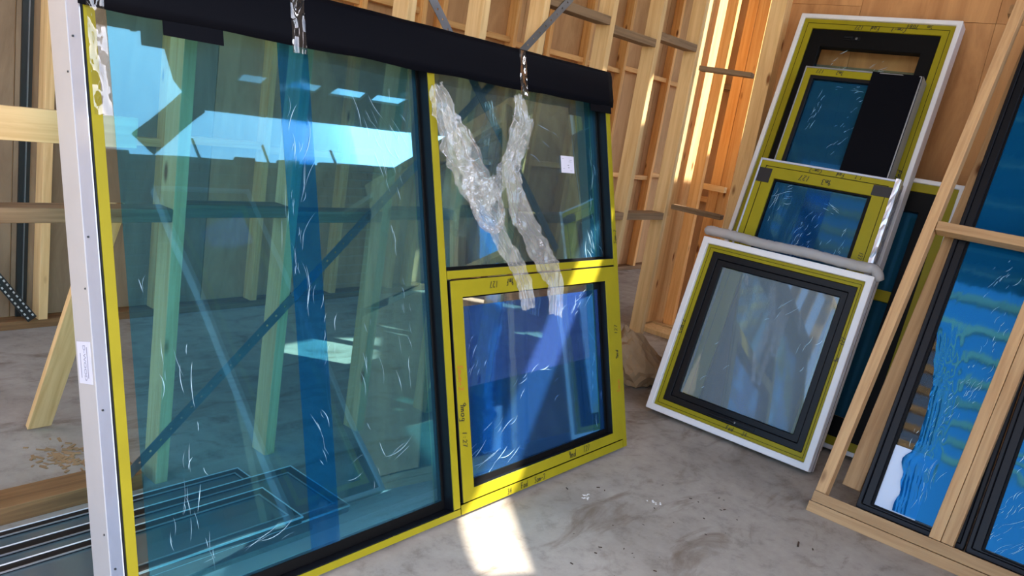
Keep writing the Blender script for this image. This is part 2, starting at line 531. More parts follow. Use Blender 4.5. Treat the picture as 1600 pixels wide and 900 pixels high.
# inner right wall: plywood sheets on studs, standing behind the leaning windows
WR = tag(empty('wall_right', (4.98, 0, 0)), kind='structure')
def rchild(o):
    o.parent = WR
    o.matrix_parent_inverse = Matrix.Translation((-4.98, 0, 0))
    return o
for (y0, y1, z0, z1, off) in ((1.672, 2.09, 0.0, 2.405, 0.0), (1.672, 2.09, 2.407, 2.66, 0.002), (0.96, 1.670, 0.0, 2.345, 0.003), (0.96, 1.670, 2.347, 2.66, 0.0), (-1.4, 0.958, 0.0, 2.345, 0.001), (-1.4, 0.958, 2.347, 2.66, 0.003)):
    rchild(box('plywood_sheet', 4.98 + off, 4.992 + off, y0, y1, z0, z1, PLY))
rchild(box('joint_light_block', 4.997, 4.9985, -1.39, 2.08, 0.0, 2.65, BROWNW))  # unseen sheet, added to keep daylight out of the plywood joints
for y in (2.05, 1.45, 0.85, 0.25, -0.35, -0.95, -1.38):
    rchild(beam('stud', (5.046, y, 0), (5.046, y, 2.66), (0, 1, 0), 0.045, 0.092, PALE))
rchild(beam('corner_post', (4.935, 2.135, 0), (4.935, 2.135, 2.66), (0, 1, 0), 0.098, 0.09, PALE))
rchild(beam('noggin', (4.86, 2.188, 1.045), (4.79, 2.515, 1.055), (0, 0, 1), 0.030, 0.09, GREYW))
rchild(beam('noggin', (4.86, 2.188, 1.945), (4.79, 2.515, 1.95), (0, 0, 1), 0.030, 0.09, GREYW))

# outer corner of the building seen through the opening
WC = tag(box('wall_corner', 6.15, 6.17, 2.66, 3.10, 0, 2.85, SHEATH), kind='structure')
beam('stud', (5.68, 2.968, 0.04), (5.68, 2.968, 2.85), (1, 0, 0), 0.34, 0.045, PALE, WC)
beam('stud', (5.725, 2.838, 0.04), (5.725, 2.838, 2.85), (0, 1, 0), 0.085, 0.05, WARMLIT, WC)
beam('stud', (6.05, 2.828, 0.04), (6.05, 2.828, 2.85), (0, 1, 0), 0.085, 0.06, WARMLIT, WC)
beam('stud', (6.052, 2.738, 0.04), (6.052, 2.738, 2.85), (0, 1, 0), 0.09, 0.06, WARMLIT, WC)
beam('noggin', (6.08, 2.87, 1.05), (6.08, 3.08, 1.05), (0, 0, 1), 0.045, 0.07, WARMLIT, WC)
beam('noggin', (6.08, 2.87, 1.95), (6.08, 3.08, 1.95), (0, 0, 1), 0.045, 0.07, GREYW, WC)
beam('noggin', (5.93, 2.69, 1.16), (5.93, 2.93, 1.16), (0, 0, 1), 0.045, 0.05, PALE, WC)
beam('sole_plate', (5.80, 2.55, 0.02), (5.80, 3.0, 0.02), (1, 0, 0), 0.30, 0.04, PALE, WC)

# roof deck, outline and gaps shaped to place the sun patches, joists under its western half
deck = [(0.5, 4.9), (14.0, 4.9), (14.0, -2.76), (4.33, -2.78), (3.80, -2.26), (3.30, -1.5), (0.5, -1.5)]
holes = [
    [(4.335, -0.085), (4.455, 0.09), (4.58, 0.16), (4.56, -0.06), (4.226, -0.857), (4.045, -1.073), (3.868, -1.283), (3.70, -1.182), (3.782, -1.054), (4.004, -0.769)],
    [(5.98, 2.06), (6.50, 2.06), (7.15, 1.10), (6.66, 1.10)],
    [(5.20, 1.10), (5.30, 1.14), (5.40, 0.92), (5.29, 0.90)],
    [(4.24, 0.83), (4.45, 1.05), (4.71, 1.08), (5.12, 0.94), (4.76, 0.57), (4.38, 0.70)],
    [(5.70, 0.20), (6.02, 0.12), (6.34, 0.60), (6.02, 0.70)],
]
for (x0, x1) in ((4.37, 4.67), (4.92, 5.32), (5.47, 5.92), (6.06, 6.51)):
    holes.append([(x0, -2.15), (x1, -2.15), (x1, -1.98), (x0, -1.98)])
bm = bmesh.new()
for loop in [deck] + holes:
    vv = [bm.verts.new((x, y, 4.0)) for x, y in loop]
    for k in range(len(vv)):
        bm.edges.new((vv[k], vv[(k + 1) % len(vv)]))
bmesh.ops.triangle_fill(bm, edges=bm.edges[:], use_beauty=True, use_dissolve=False)
ext = bmesh.ops.extrude_face_region(bm, geom=bm.faces[:])
for e_ in ext['geom']:
    if isinstance(e_, bmesh.types.BMVert):
        e_.co.z += 0.03
CE = tag(mesh_obj('ceiling', bm, DECKM), kind='structure')
x = -2.8
while x < 3.4:
    beam('joist', (x, -1.45, 3.955), (x, 4.8, 3.955), (1, 0, 0), 0.047, 0.09, PALE, CE, 0)
    x += 0.45
for (x0, x1) in ((4.37, 4.67), (4.92, 5.32), (5.47, 5.92), (6.06, 6.51)):
    box('rooflight', x0 - .04, x1 + .04, -2.19, -1.94, 4.031, 4.041, SKYPANEL, CE)  # frosted sheets added over the openings to diffuse the direct sun
beam('fascia_brace', (4.28, -2.74, 4.06), (3.70, -2.86, 3.62), (0.6, 0.1, -0.8), 0.28, 0.05, GREYW, CE)
for (x, y) in ((-2.9, -1.4), (-2.9, 1.6), (-2.9, 4.3), (13.8, -2.6), (13.8, 1.0), (13.8, 4.3), (0.6, -1.42)):
    beam('post', (x, y, 0), (x, y, 4.0), (1, 0, 0), 0.14, 0.14, PALE, CE)

# brick wall behind the photographer, seen in the glass
WF = tag(box('wall_rear', 2.6, 14.0, -2.94, -2.842, 0, 3.50, MORTAR), kind='structure')
bm = bmesh.new()
row = 0
z = 0.01
while z < 3.46:
    x = 2.6 - (0.135 if row % 2 else 0)
    while x < 14.0:
        x0, x1 = max(2.6, x), min(14.0, x + 0.255)
        if x1 - x0 > 0.04 and not (z > 3.38 and rnd.random() < 0.3):
            dj = rnd.uniform(0, 0.006)
            add_box(bm, x0, x1, -2.865, -2.828 + dj, z, z + 0.088)
        x += 0.27
    z += 0.104
    row += 1
tag(mesh_obj('brick', bm, BRICKM, WF), kind='stuff')
for x in (4.3, 5.1, 6.0):
    beam('wall_tie', (x, -2.89, 3.45), (x - 0.04, -2.89, 3.72), (1, 0, 0), 0.02, 0.02, DARKM, WF, 0)

# ------------------------------------------------------------------ the big window
LEAN = 0.2768
BW = tag(empty('framed_window', (0.88, 1.71, 0.019), (-LEAN, 0, 0)), 'large three-pane window with yellow taped frame and black-wrapped top edge leaning on studs', 'window')
def bb(name, x0, x1, z0, z1, d0, d1, mat, parent=BW, bev=0.0015):
    return box(name, x0, x1, d0, d1, z0, z1, mat, parent, bev)
WT, HT = 2.40, 1.79
fr = ring('outer_frame', 0.0015, WT, 0, HT, .0325, .034, .026, .045, 0.002, 0.072, BLACK, BW)
bb('mullion', 1.186, 1.222, .026, 1.745, 0.002, 0.072, BLACK)
bb('transom', 1.222, 2.366, .879, .912, 0.002, 0.072, BLACK)
# yellow facing on the room side of each member
for (n, x0, x1, z0, z1) in (('left', .003, .034, .0, HT), ('mullion', 1.185, 1.2225, .026, 1.745), ('right', 2.365, WT, 0, HT), ('bottom_left', .034, 1.2225, 0, .026), ('bottom_right', 1.2235, 2.365, 0, .038), ('transom', 1.2225, 2.365, .878, .912), ('top', .034, 2.365, 1.745, HT)):
    bb('yellow_facing', x0 + .002, x1 - .002, z0 + (.0 if z0 == 0 else .002), z1 - .002, -0.002, 0.0025, YELLOW, fr, 0.0008)
# aluminium sub-frame and white outer casing (deep sides)
ring('aluminium_side', -0.004, WT + .004, -0.001, HT + .002, .003, .003, .003, .003, 0.003, 0.074, SILVER, BW, 0)
ring('white_casing', -0.006, WT + .006, 0.03, HT + .004, .03, .03, .03, .03, 0.074, 0.178, CASING, BW)
for z, d in ((.21, .040), (.29, .088), (.62, .040), (.93, .085), (1.06, .045), (1.48, .085), (1.56, .042)):
    bb('screw_head', -.0085, -.0035, z, z + .005, d, d + .005, DARKM, BW, 0.001)
# left fixed light
bead = ring('glazing_bead', .034, 1.186, .026, 1.745, .006, .012, .034, .012, .046, .070, GASKET, BW)
pl_ = bb('glass_pane', .04, 1.176, .055, 1.735, .052, .058, GLASS, BW, 0)
sheet('protective_film', .083, 1.176, .058, 1.735, .0505, TEAL, pl_, 24, 40, .00025, 3)
sheet('film_overlap', .592, .705, .06, 1.735, .0488, BLUEBAND, pl_, 10, 60, .0007, 5, 14, 5)
creases(pl_, [(.62, 1.33, 9, .02, .09, 1.35, .10), (.66, 1.22, 8, .02, .08, 1.2, .12), (.60, 1.05, 10, .015, .09, 1.45, .12), (.64, .85, 6, .012, .10, 1.5, .14), (.98, 1.42, 12, .05, .05, 2.0, .12), (1.02, 1.30, 8, .04, .05, 1.9, .09), (1.05, .95, 12, .02, .18, 1.75, .06), (.16, .80, 8, .03, .16, 1.6, .09), (.22, .50, 8, .03, .12, 1.55, .11), (.20, .25, 14, .04, .09, 1.6, .07), (.66, .38, 9, .02, .06, 2.0, .08), (.98, .30, 5, .08, .03, .35, .16), (.9, .55, 10, .04, .10, 1.75, .10), (.72, .70, 7, .02, .12, 1.3, .06), (1.06, .6, 6, .03, .1, 1.7, .1), (.42, .16, 7, .10, .02, .25, .14)], .0472)
# upper right fixed light
ring('glazing_bead', 1.222, 2.366, .912, 1.745, .006, .014, .012, .012, .046, .070, GASKET, BW)
pu = bb('glass_pane', 1.228, 2.354, .922, 1.735, .052, .058, GLASS, BW, 0)
sheet('protective_film', 1.232, 2.352, .924, 1.735, .0505, GREENT, pu, 24, 20, .00025, 9)
sheet('film_overlap', 2.255, 2.335, .924, 1.735, .049, TEAL, pu, 6, 24, .001, 2)
creases(pu, [(2.28, 1.0, 12, .04, .05, 1.9, .10), (2.3, 1.3, 6, .02, .12, 1.55, .1), (1.45, 1.35, 5, .08, .05, .2, .12), (1.9, 1.45, 5, .1, .06, 2.7, .1)], .0475)
# lower right opening sash
sash = ring('opening_sash', 1.233, 2.362, .043, .874, .060, .085, .043, .064, -0.004, 0.060, BLACK, BW)
ring('yellow_facing', 1.234, 2.361, .044, .873, .060, .085, .043, .064, -0.008, -0.0035, YELLOW, sash, 0.0008)
ring('glazing_bead', 1.293, 2.277, .086, .810, .004, .016, .022, .008, .024, .055, GASKET, sash, 0)
pw = bb('glass_pane', 1.295, 2.264, .104, .804, .034, .040, GLASS, sash, 0)
sheet('protective_film', 1.297, 2.262, .106, .77, .0325, DEEP, pw, 24, 20, .0004, 4)
sheet('film_overlap', 1.297, 2.262, .106, .46, .0318, HALFTINT, pw, 12, 8, .0002, 14)
sheet('film_overlap', 2.17, 2.235, .106, .80, .0308, TEAL, pw, 4, 20, .001, 8)
creases(pw, [(2.10, .72, 10, .05, .03, .7, .10), (1.42, .22, 8, .08, .04, .6, .12), (1.5, .15, 6, .08, .03, .4, .16), (1.38, .55, 8, .03, .08, .9, .06), (1.9, .45, 5, .1, .08, .4, .08), (1.62, .42, 5, .08, .06, .5, .10), (2.2, .3, 6, .02, .1, 1.5, .07)], .030)
# black wrap over the top edge with bands of clear tape
def wrap_strip():
    bm = bmesh.new()
    prof = [(-.012, 1.628), (-.0165, 1.66), (-.016, 1.72), (-.014, 1.775), (-.008, 1.797), (.04, 1.806), (.12, 1.806), (.186, 1.80), (.190, 1.76), (.188, 1.70)]
    n = 60
    g = []
    for i in range(n + 1):
        x = -.012 + (WT + .024) * i / n
        row_ = []
        for k, (y, z_) in enumerate(prof):
            wv = .003 * noise.noise(Vector((x * 7, k * .7, 3)))
            row_.append(bm.verts.new((x, y + wv, z_ + (.006 * noise.noise(Vector((x * 4, 1, 9))) if k == 0 else 0))))
        g.append(row_)
    for i in range(n):
        for k in range(len(prof) - 1):
            bm.faces.new((g[i][k], g[i + 1][k], g[i + 1][k + 1], g[i][k + 1]))
    o = mesh_obj('black_wrap', bm, BLACKFILM, BW, True)
    md = o.modifiers.new('th', 'SOLIDIFY'); md.thickness = .0012
    return o
bwp = wrap_strip()
bb('black_flap', .20, .375, 1.588, 1.632, -.012, -.010, BLACKFILM, bwp, 0)
bb('black_flap', 2.22, 2.395, 1.598, 1.635, -.012, -.010, BLACKFILM, bwp, 0)
for x0, x1 in ((.004, .048), (.602, .652), (1.705, 1.748)):
    sheet('clear_tape', x0, x1, 1.605 if x0 > .1 else 1.36, 1.79, -.0185, CLEARTAPE, bwp, 8, 30, .006, int(x0 * 100), 60, 20)
# labels and marker pen
lab = bb('paper_label', 2.046, 2.146, 1.312, 1.388, .0465, .0475, PAPER, pu, 0)
lab.rotation_euler = (0, 0.0, 0)
for (lx, lz, lw, lh) in ((2.11, 1.37, .02, .0015), (2.105, 1.362, .022, .0015), (2.095, 1.345, .012, .003), (2.10, 1.334, .008, .004), (2.06, 1.33, .012, .0015), (2.055, 1.375, .012, .0015), (2.115, 1.322, .014, .0015)):
    bb('printed_line', lx, lx + lw, lz, lz + lh, .0462, .0466, PRINT, lab, 0)
writing(BW, '127', 1.50, .858, .026, math.pi, -.0092)
writing(BW, '9mF', 1.60, .862, .026, math.pi, -.0092)
writing(BW, '9mog', 1.245, .42, .030, -math.pi / 2, -.0092)
writing(BW, '1:27', 1.247, .31, .024, -math.pi / 2, -.0092)
writing(BW, 'Sown-2', 1.243, .56, .026, -math.pi / 2, -.0092, REDINK)
writing(BW, '9md', 1.905, .052, .030, 0, -.0092)
writing(BW, '127', 2.02, .055, .026, 0, -.0092)
writing(BW, 'Som-2', 1.665, .006, .024, 0, -.0032)
writing(BW, 'Fad', 1.575, .006, .024, 0, -.0032)
writing(BW, '34', 1.49, .006, .022, 0, -.0032)
writing(BW, '127', 2.352, .55, .024, math.pi / 2, -.0092)
writing(BW, '9md', 2.352, .43, .024, math.pi / 2, -.0092)
writing(BW, 'Sown', 2.352, .27, .026, math.pi / 2, -.0092, REDINK)
writing(BW, 'Som-2', 2.396, .98, .022, math.pi / 2, -.0032)
# printed sticker on the white side
st = box('side_sticker', -.0075, -.0062, .086, .164, .685, .795, PAPER, BW)
fc = bpy.data.curves.new('sticker_text', 'FONT')
fc.body = 'D-WOOD'; fc.size = 0.021; fc.align_x = 'CENTER'; fc.align_y = 'CENTER'
tmp = bpy.data.objects.new('tmp_text', fc)
COL.objects.link(tmp)
dg = bpy.context.evaluated_depsgraph_get()
tm = bpy.data.meshes.new_from_object(tmp.evaluated_get(dg))
bpy.data.objects.remove(tmp)
tm.materials.append(PRINT)
to = link(bpy.data.objects.new('printed_name', tm), st)
# reads top to bottom on the -x face: text right -> local -z, text up -> local +y*-1
mm = Matrix(((0, 0, -1), (0, -1, 0), (-1, 0, 0))).to_4x4()
mm.translation = (-.0079, .122, .74)
to.matrix_basis = mm
for (y0, z0, z1) in ((.104, .70, .782), (.145, .70, .765)):
    box('printed_line', -.0080, -.0076, y0, y0 + .003, z0, z1, PRINT, st)

# ------------------------------------------------------------------ crumpled clear wrap hanging on the big window
def ribbon(bm, pts, widths, folds, amp, base, seed, n=150, m=30):
    P = [Vector((p[0] - .88, p[1], 0)) for p in pts]
    def cr(t, arr):
        s = t * (len(arr) - 1); k = min(int(s), len(arr) - 2); u = s - k
        p0, p1, p2, p3 = arr[max(k - 1, 0)], arr[k], arr[k + 1], arr[min(k + 2, len(arr) - 1)]
        return 0.5 * ((2 * p1) + (p2 - p0) * u + (2 * p0 - 5 * p1 + 4 * p2 - p3) * u * u + (3 * p1 - p0 - 3 * p2 + p3) * u ** 3)
    g = []
    for i in range(n + 1):
        t = i / n
        c = cr(t, P); d = cr(min(1, t + .01), P) - cr(max(0, t - .01), P)
        d.normalize()
        nrm = Vector((-d.y, d.x, 0))
        wd = cr(t, widths) * (1 + .25 * noise.noise(Vector((t * 9, seed, 0))))
        row_ = []
        for j in range(m + 1):
            u = j / m - .5
            ed = 1 + (.18 * noise.noise(Vector((t * 22, seed + 5, j // (m // 2 + 1)))))
            p = c + nrm * (u * wd * ed) + d * (.02 * noise.noise(Vector((u * 3, t * 14, seed + 2))))
            ph = u * folds + 1.6 * noise.noise(Vector((t * 5, seed, 7))) + .8 * noise.noise(Vector((t * 17, u * 2, seed)))
            tri = abs((ph % 1.0) * 2 - 1)
            cr_ = abs(noise.noise(Vector((p.x * 34, p.y * 7, seed)))) + .5 * abs(noise.noise(Vector((p.x * 70, p.y * 16, seed + 3))))
            off = base + amp * (.95 * tri + .4 * cr_ + .5 * noise.noise(Vector((p.x * 9, p.y * 9, seed + 6))))
            row_.append(bm.verts.new((p.x, -max(.004, off), p.y)))
        g.append(row_)
    for i in range(n):
        for j in range(m):
            bm.faces.new((g[i][j], g[i][j + 1], g[i + 1][j + 1], g[i + 1][j]))
bm = bmesh.new()
ribbon(bm, [(2.085, 1.585), (2.115, 1.50), (2.17, 1.40), (2.25, 1.27), (2.31, 1.16), (2.39, 1.04), (2.47, .93), (2.53, .83), (2.545, .73)], [.06, .13, .16, .19, .15, .09, .085, .09, .075], 4, .016, .012, 1)
ribbon(bm, [(2.55, 1.60), (2.565, 1.52), (2.53, 1.40), (2.49, 1.28), (2.515, 1.16), (2.595, 1.03), (2.675, .92), (2.735, .84), (2.72, .69)], [.05, .10, .11, .11, .12, .13, .125, .11, .09], 4, .016, .014, 2)
ribbon(bm, [(2.60, 1.52), (2.55, 1.44), (2.47, 1.34), (2.40, 1.25), (2.34, 1.21), (2.27, 1.18)], [.06, .10, .09, .08, .10, .12], 3, .014, .034, 3, 70)
ribbon(bm, [(2.22, 1.30), (2.22, 1.18), (2.26, 1.09), (2.33, 1.055), (2.39, 1.09), (2.38, 1.18), (2.34, 1.25)], [.06, .04, .03, .03, .035, .03, .04], 2, .008, .034, 4, 70, 10)
ribbon(bm, [(2.10, 1.50), (2.16, 1.38), (2.21, 1.28), (2.26, 1.20), (2.34, 1.16)], [.05, .08, .10, .13, .12], 3, .014, .036, 6, 70)
hw_ = mesh_obj('plastic_wrap', bm, WRAP, None, True)
hw_.location = (0.88, 1.71, 0.019); hw_.rotation_euler = (-LEAN, 0, 0)
tag(hw_, 'torn crumpled clear plastic wrap hanging over the front of the large window', 'plastic wrap')

# ------------------------------------------------------------------ windows leaning on the plywood wall
SL = 0.2824
def stack_window(name, label, x0, ytop, W, H, T, lift=None):
    e = empty(name, (x0, ytop, T * math.sin(SL) if lift is None else lift), (-SL, 0, -math.pi / 2))
    return tag(e, label, 'window', 'windows stacked against the plywood wall')
def pane(par, x0, x1, z0, z1, d, fm, nseed=0, amp=.0006):
    p = box('glass_pane', x0, x1, d, d + .006, z0, z1, GLASS, par)
    if fm is not None:
        sheet('protective_film', x0 + .004, x1 - .004, z0 + .004, z1 - .004, d - .002, fm, p, 16, 16, amp, nseed)
    return p
def handle(par, x, z, d, w_=.10, up=False):
    h = box('handle_base', x - w_ / 2, x + w_ / 2, d - .006, d, z - .010, z + .010, BLACK, par, .002)
    box('handle_lever', x - w_ * .45, x + w_ * .1, d - .022, d - .014, z - .006, z + .006, BLACK, h, .003)
    box('handle_neck', x - .008, x + .008, d - .018, d - .004, z - .008, z + .008, BLACK, h, .003)
    box('screw_head', x + .02, x + .032, d - .010, d - .005, z - .006, z + .006, STEEL, h, .002)

# front: small window with dark sash
W, H = .925, 1.008
D_ = stack_window('casement_window', 'nearest white-rimmed window with dark sash and hazy glass, standing on the floor', 3.840, 1.938, W, H, .100)
ring('outer_frame', 0, W, 0, H, .034, .034, .034, .034, 0, .100, WHITE, D_, .003)
yf = ring('yellow_frame', .034, W - .034, .034, H - .034, .038, .030, .040, .034, .022, .06, YELLOW, D_)
ring('groove', .050, W - .050, .050, H - .050, .0022, .0022, .0022, .0022, .0212, .0225, GASKET, yf, 0)
sa = ring('dark_sash', .072, W - .064, .074, H - .068, .036, .036, .036, .036, .026, .06, BLACK, D_, .003)
ring('sash_step', .108, W - .100, .110, H - .104, .036, .034, .034, .032, .034, .06, BLACK, sa, .003)
pd = pane(sa, .143, W - .133, .143, H - .135, .046, HAZE, 11, .0002)
creases(pd, [(.52, .72, 5, .06, .08, 1.1, .10), (.3, .35, 4, .08, .08, .8, .06), (.7, .62, 6, .04, .1, 1.2, .07)], .043, width=.0013)
handle(sa, .47, .094, .026, .27)
writing(D_, 'Com-2', .050, .45, .026, math.pi / 2, .0205)
writing(D_, 'Fad', .46, .046, .022, 0, .0205)
writing(D_, '34', .55, .046, .022, 0, .0205)
writing(D_, '127', W - .040, .64, .022, math.pi / 2, .0205)
writing(D_, '9m', W - .040, .55, .022, math.pi / 2, .0205)
ring('side_seal', -.001, W + .001, -.001, H + .001, .002, .002, .002, .002, .035, .040, SILVER, D_, 0)
ring('side_dark_band', -.001, W + .001, -.001, H + .001, .002, .002, .002, .002, .060, .066, DARKM, D_, 0)  # thin dark band around the sides of the rim

# second: yellow framed blue window with black tape corners
W, H = .742, 1.50
C_ = stack_window('yellow_framed_window', 'yellow-framed blue-filmed window with two black tape corners, just behind the nearest window', 3.952, 1.815, W, H, .100)
ring('outer_frame', 0, W, 0, H, .010, .014, .010, .012, 0, .100, SILVER, C_, .002)
ring('yellow_frame', .010, W - .012, .010, H - .011, .034, .034, .034, .030, .004, .058, YELLOW, C_)
ring('groove', .0425, W - .0445, .0425, H - .0395, .0025, .0025, .0025, .0025, .0030, .010, GASKET, C_, 0)
s2 = ring('yellow_sash', .045, W - .047, .045, H - .042, .062, .062, .062, .062, .004, .058, YELLOW, C_)
ring('gasket', .107, W - .109, .107, H - .104, .008, .020, .010, .008, .016, .058, GASKET, s2, 0)
pc = pane(s2, .114, W - .128, .114, H - .111, .030, STACKF, 21, .0012)
sheet('film_overlap', .30, .43, .118, H - .114, .0265, BLUEBAND, pc, 8, 40, .001, 3)
creases(pc, [(.36, 1.15, 16, .03, .05, 1.1, .05), (.34, 1.02, 14, .03, .04, 1.0, .06), (.2, 1.32, 8, .03, .03, .5, .07), (.15, 1.25, 8, .01, .06, 1.4, .10), (.55, 1.08, 10, .02, .05, 1.4, .05), (.48, 1.3, 8, .05, .015, -.2, .06), (.44, 1.1, 6, .04, .04, 1.2, .04)], .0245, width=.0013)
t1 = box('black_tape', .012, .085, .0008, .0038, H - .135, H - .055, BLACKTAPE, C_); t1.rotation_euler = (0, 0.0, 0)
t2 = box('black_tape', W - .115, W + .001, .0008, .0038, H - .10, H - .045, BLACKTAPE, C_)
# crinkled foil along its right edge and top corner
bm = bmesh.new()
g = []
for k in range(41):
    zz = .30 + (H + .004 - .30) * k / 40
    row_ = []
    for j, (xx, yy) in enumerate(((W - .020, -.003), (W - .006, -.005), (W + .004, -.001), (W + .006, .02), (W + .005, .05))):
        row_.append(bm.verts.new((xx + .003 * noise.noise(Vector((zz * 30, j, 1))), yy + .004 * noise.noise(Vector((zz * 40, j, 2))), zz)))
    g.append(row_)
for k in range(40):
    for j in range(4):
        bm.faces.new((g[k][j], g[k][j + 1], g[k + 1][j + 1], g[k + 1][j]))
fo = mesh_obj('foil_edge', bm, plain('silver_foil', srgb(214, 218, 228), 0.22, 0.6), C_)
md = fo.modifiers.new('th', 'SOLIDIFY'); md.thickness = .0008
writing(C_, 'Com-2', .35, H - .014, .022, math.pi, .0026)
writing(C_, 'Fad', .47, H - .014, .022, math.pi, .0026)
writing(C_, '1st', .56, H - .014, .020, math.pi, .0026)
writing(C_, '127', .30, H - .060, .030, math.pi, .0026)
writing(C_, '9m3', .42, H - .062, .030, math.pi, .0026)
writing(C_, '127', W - .075, 1.10, .020, -math.pi / 2, .0026)

# third: blue glass half covered by black film
W, H = .625, 2.062
B_ = stack_window('fixed_window', 'middle window of the stack, its right half covered by black film', 4.064, 1.785, W, H, .105)
ring('outer_frame', 0, W, 0, H, .006, .010, .006, .008, 0, .105, GREYSIDE, B_, .002)
ring('yellow_frame', .006, W - .008, .006, H - .007, .034, .026, .034, .040, .004, .056, YELLOW, B_)
s3 = ring('black_sash', .040, W - .034, .040, H - .047, .020, .030, .020, .020, .008, .056, BLACK, B_)
pb3 = pane(s3, .058, W - .062, .058, H - .065, .030, STACKF, 31, .0012)
creases(pb3, [(.13, 1.82, 12, .015, .06, 1.25, .06), (.26, 1.97, 8, .07, .012, .0, .05), (.30, 1.72, 12, .03, .06, .85, .05), (.34, 1.86, 5, .02, .04, .9, .05)], .0265, width=.0013)
sheet('black_film', .37, W + .002, .05, H + .001, .0006, BLACKFILM, B_, 10, 40, .003, 6, 5, 2)
ring('grey_side', -.001, W + .002, -.001, H + .001, .003, .003, .003, .003, .003, .104, GREYSIDE, B_, 0)
writing(B_, '3m2', .22, H - .014, .022, math.pi, .0026)
writing(B_, '127', .11, H - .014, .022, math.pi, .0026)

# fourth and tallest: white rim, black sash, clear glass
W, H = .875, 2.40
A_ = stack_window('tall_window', 'tallest window of the stack with white rim, black sash and clear top pane', 4.182, 1.962, W, H, .095)
ring('outer_frame', 0, W, 0, H, .026, .026, .026, .026, 0, .095, WHITE, A_, .003)
ya = ring('yellow_frame', .026, W - .026, .026, H - .026, .060, .060, .060, .056, .014, .07, YELLOW, A_)
ring('groove', .051, W - .051, .051, H - .051, .0025, .0025, .0025, .0025, .0132, .0145, GASKET, ya, 0)
s4 = ring('black_sash', .086, W - .086, .086, H - .082, .075, .075, .075, .105, .022, .07, GASKET, A_, .003)
pa = pane(s4, .158, W - .158, .158, H - .184, .045, None)
sheet('protective_film', .162, W - .162, .162, H - .29, .043, GREENT, pa, 8, 8, .0006, 2)
creases(pa, [(.52, 2.13, 9, .03, .03, .75, .06), (.30, 2.14, 5, .02, .03, .9, .06)], .0425, width=.0016)
handle(s4, .33, H - .13, .022, .09)
writing(A_, '5m', W - .14, H - .030, .024, math.pi, .0126)
writing(A_, '7084', W - .21, H - .030, .026, math.pi, .0126)
writing(A_, 'Com-1', W - .27, H - .052, .026, math.pi, .0126)
writing(A_, 'Fad', W - .41, H - .054, .026, math.pi, .0126)
writing(A_, '127', W - .50, H - .054, .024, math.pi, .0126)
writing(A_, '9md', W - .050, 1.50, .030, math.pi / 2, .0126)

# fifth, behind the tall one and partly behind the crate
W, H = .82, 1.53
E_ = stack_window('shadowed_window', 'dark window behind the tall one, half hidden by the timber crate post', 4.292, 1.66, W, H, .080)
ring('outer_frame', 0, W, 0, H, .024, .024, .024, .024, 0, .080, WHITE, E_, .003)
ring('yellow_frame', .024, W - .024, .024, H - .024, .046, .046, .046, .046, .012, .066, YELLOW, E_)
s5 = ring('black_sash', .070, W - .070, .070, H - .070, .11, .11, .11, .11, .018, .066, GASKET, E_)
box('mid_rail', .18, W - .18, .018, .060, .84, .90, YELLOW, s5, .002)
pane(s5, .178, W - .178, .178, H - .178, .045, STACKF, 41)

# bubble wrap roll on the front window's top edge
def tube(bm, pts, rad, seg=16, bumpf=None):
    rings = []
    n = len(pts)
    for k, p in enumerate(pts):
        d = (pts[min(k + 1, n - 1)] - pts[max(k - 1, 0)]).normalized()
        a = d.cross(Vector((0, 0, 1))).normalized(); b = d.cross(a)
        r_ = rad(k / (n - 1)) if callable(rad) else rad
        rg = []
        for s in range(seg):
            th = 2 * math.pi * s / seg
            q = r_ * (1 + (bumpf(k, s) if bumpf else 0))
            rg.append(bm.verts.new(p + a * math.cos(th) * q + b * math.sin(th) * q))
        rings.append(rg)
    for k in range(n - 1):
        for s in range(seg):
            bm.faces.new((rings[k][s], rings[k][(s + 1) % seg], rings[k + 1][(s + 1) % seg], rings[k + 1][s]))
    bm.faces.new(rings[0]); bm.faces.new(rings[-1])
bm = bmesh.new()
tx, tz = 3.846 + 1.008 * math.sin(SL) + .030, 1.008 * math.cos(SL) + .028 + .030
pts = []
for k in range(91):
    t = k / 90
    y = 1.955 - .965 * t
    pts.append(Vector((tx + .004 * math.sin(t * 9), y, tz + .003 * math.sin(t * 13) - (.05 * max(0, t - .96) / .04))))
tube(bm, pts, lambda t: .023 * (min(1, (t + .005) / .02, (1.012 - t) / .03) ** .5), 20, lambda k, s: .20 * ((k // 2 + s) % 2) + .14 * noise.noise(Vector((k * .25, s * .5, 2))))
tag(mesh_obj('bubble_wrap_roll', bm, BUBBLE, None, True), 'rolled length of clear bubble wrap lying along the nearest window\'s top edge', 'bubble wrap')

# ------------------------------------------------------------------ timber crate holding black framed glass, right foreground
KL = 0.40
KR = tag(empty('timber_crate', (3.47, 0.886, 0.0), (-KL, 0, -math.pi / 2)), 'open pine timber crate frame holding dark-framed blue panels, right foreground', 'crate')
def kx(y): return .886 - y
def kbox(name, u0, u1, v0, v1, d0, d1, mat=CRATEW, parent=KR):
    o = box(name, -(u1 - u0) / 2, (u1 - u0) / 2, -(d1 - d0) / 2, (d1 - d0) / 2, 0, v1 - v0, mat, parent, .003)
    o.location = ((u0 + u1) / 2, (d0 + d1) / 2, v0)
    return o
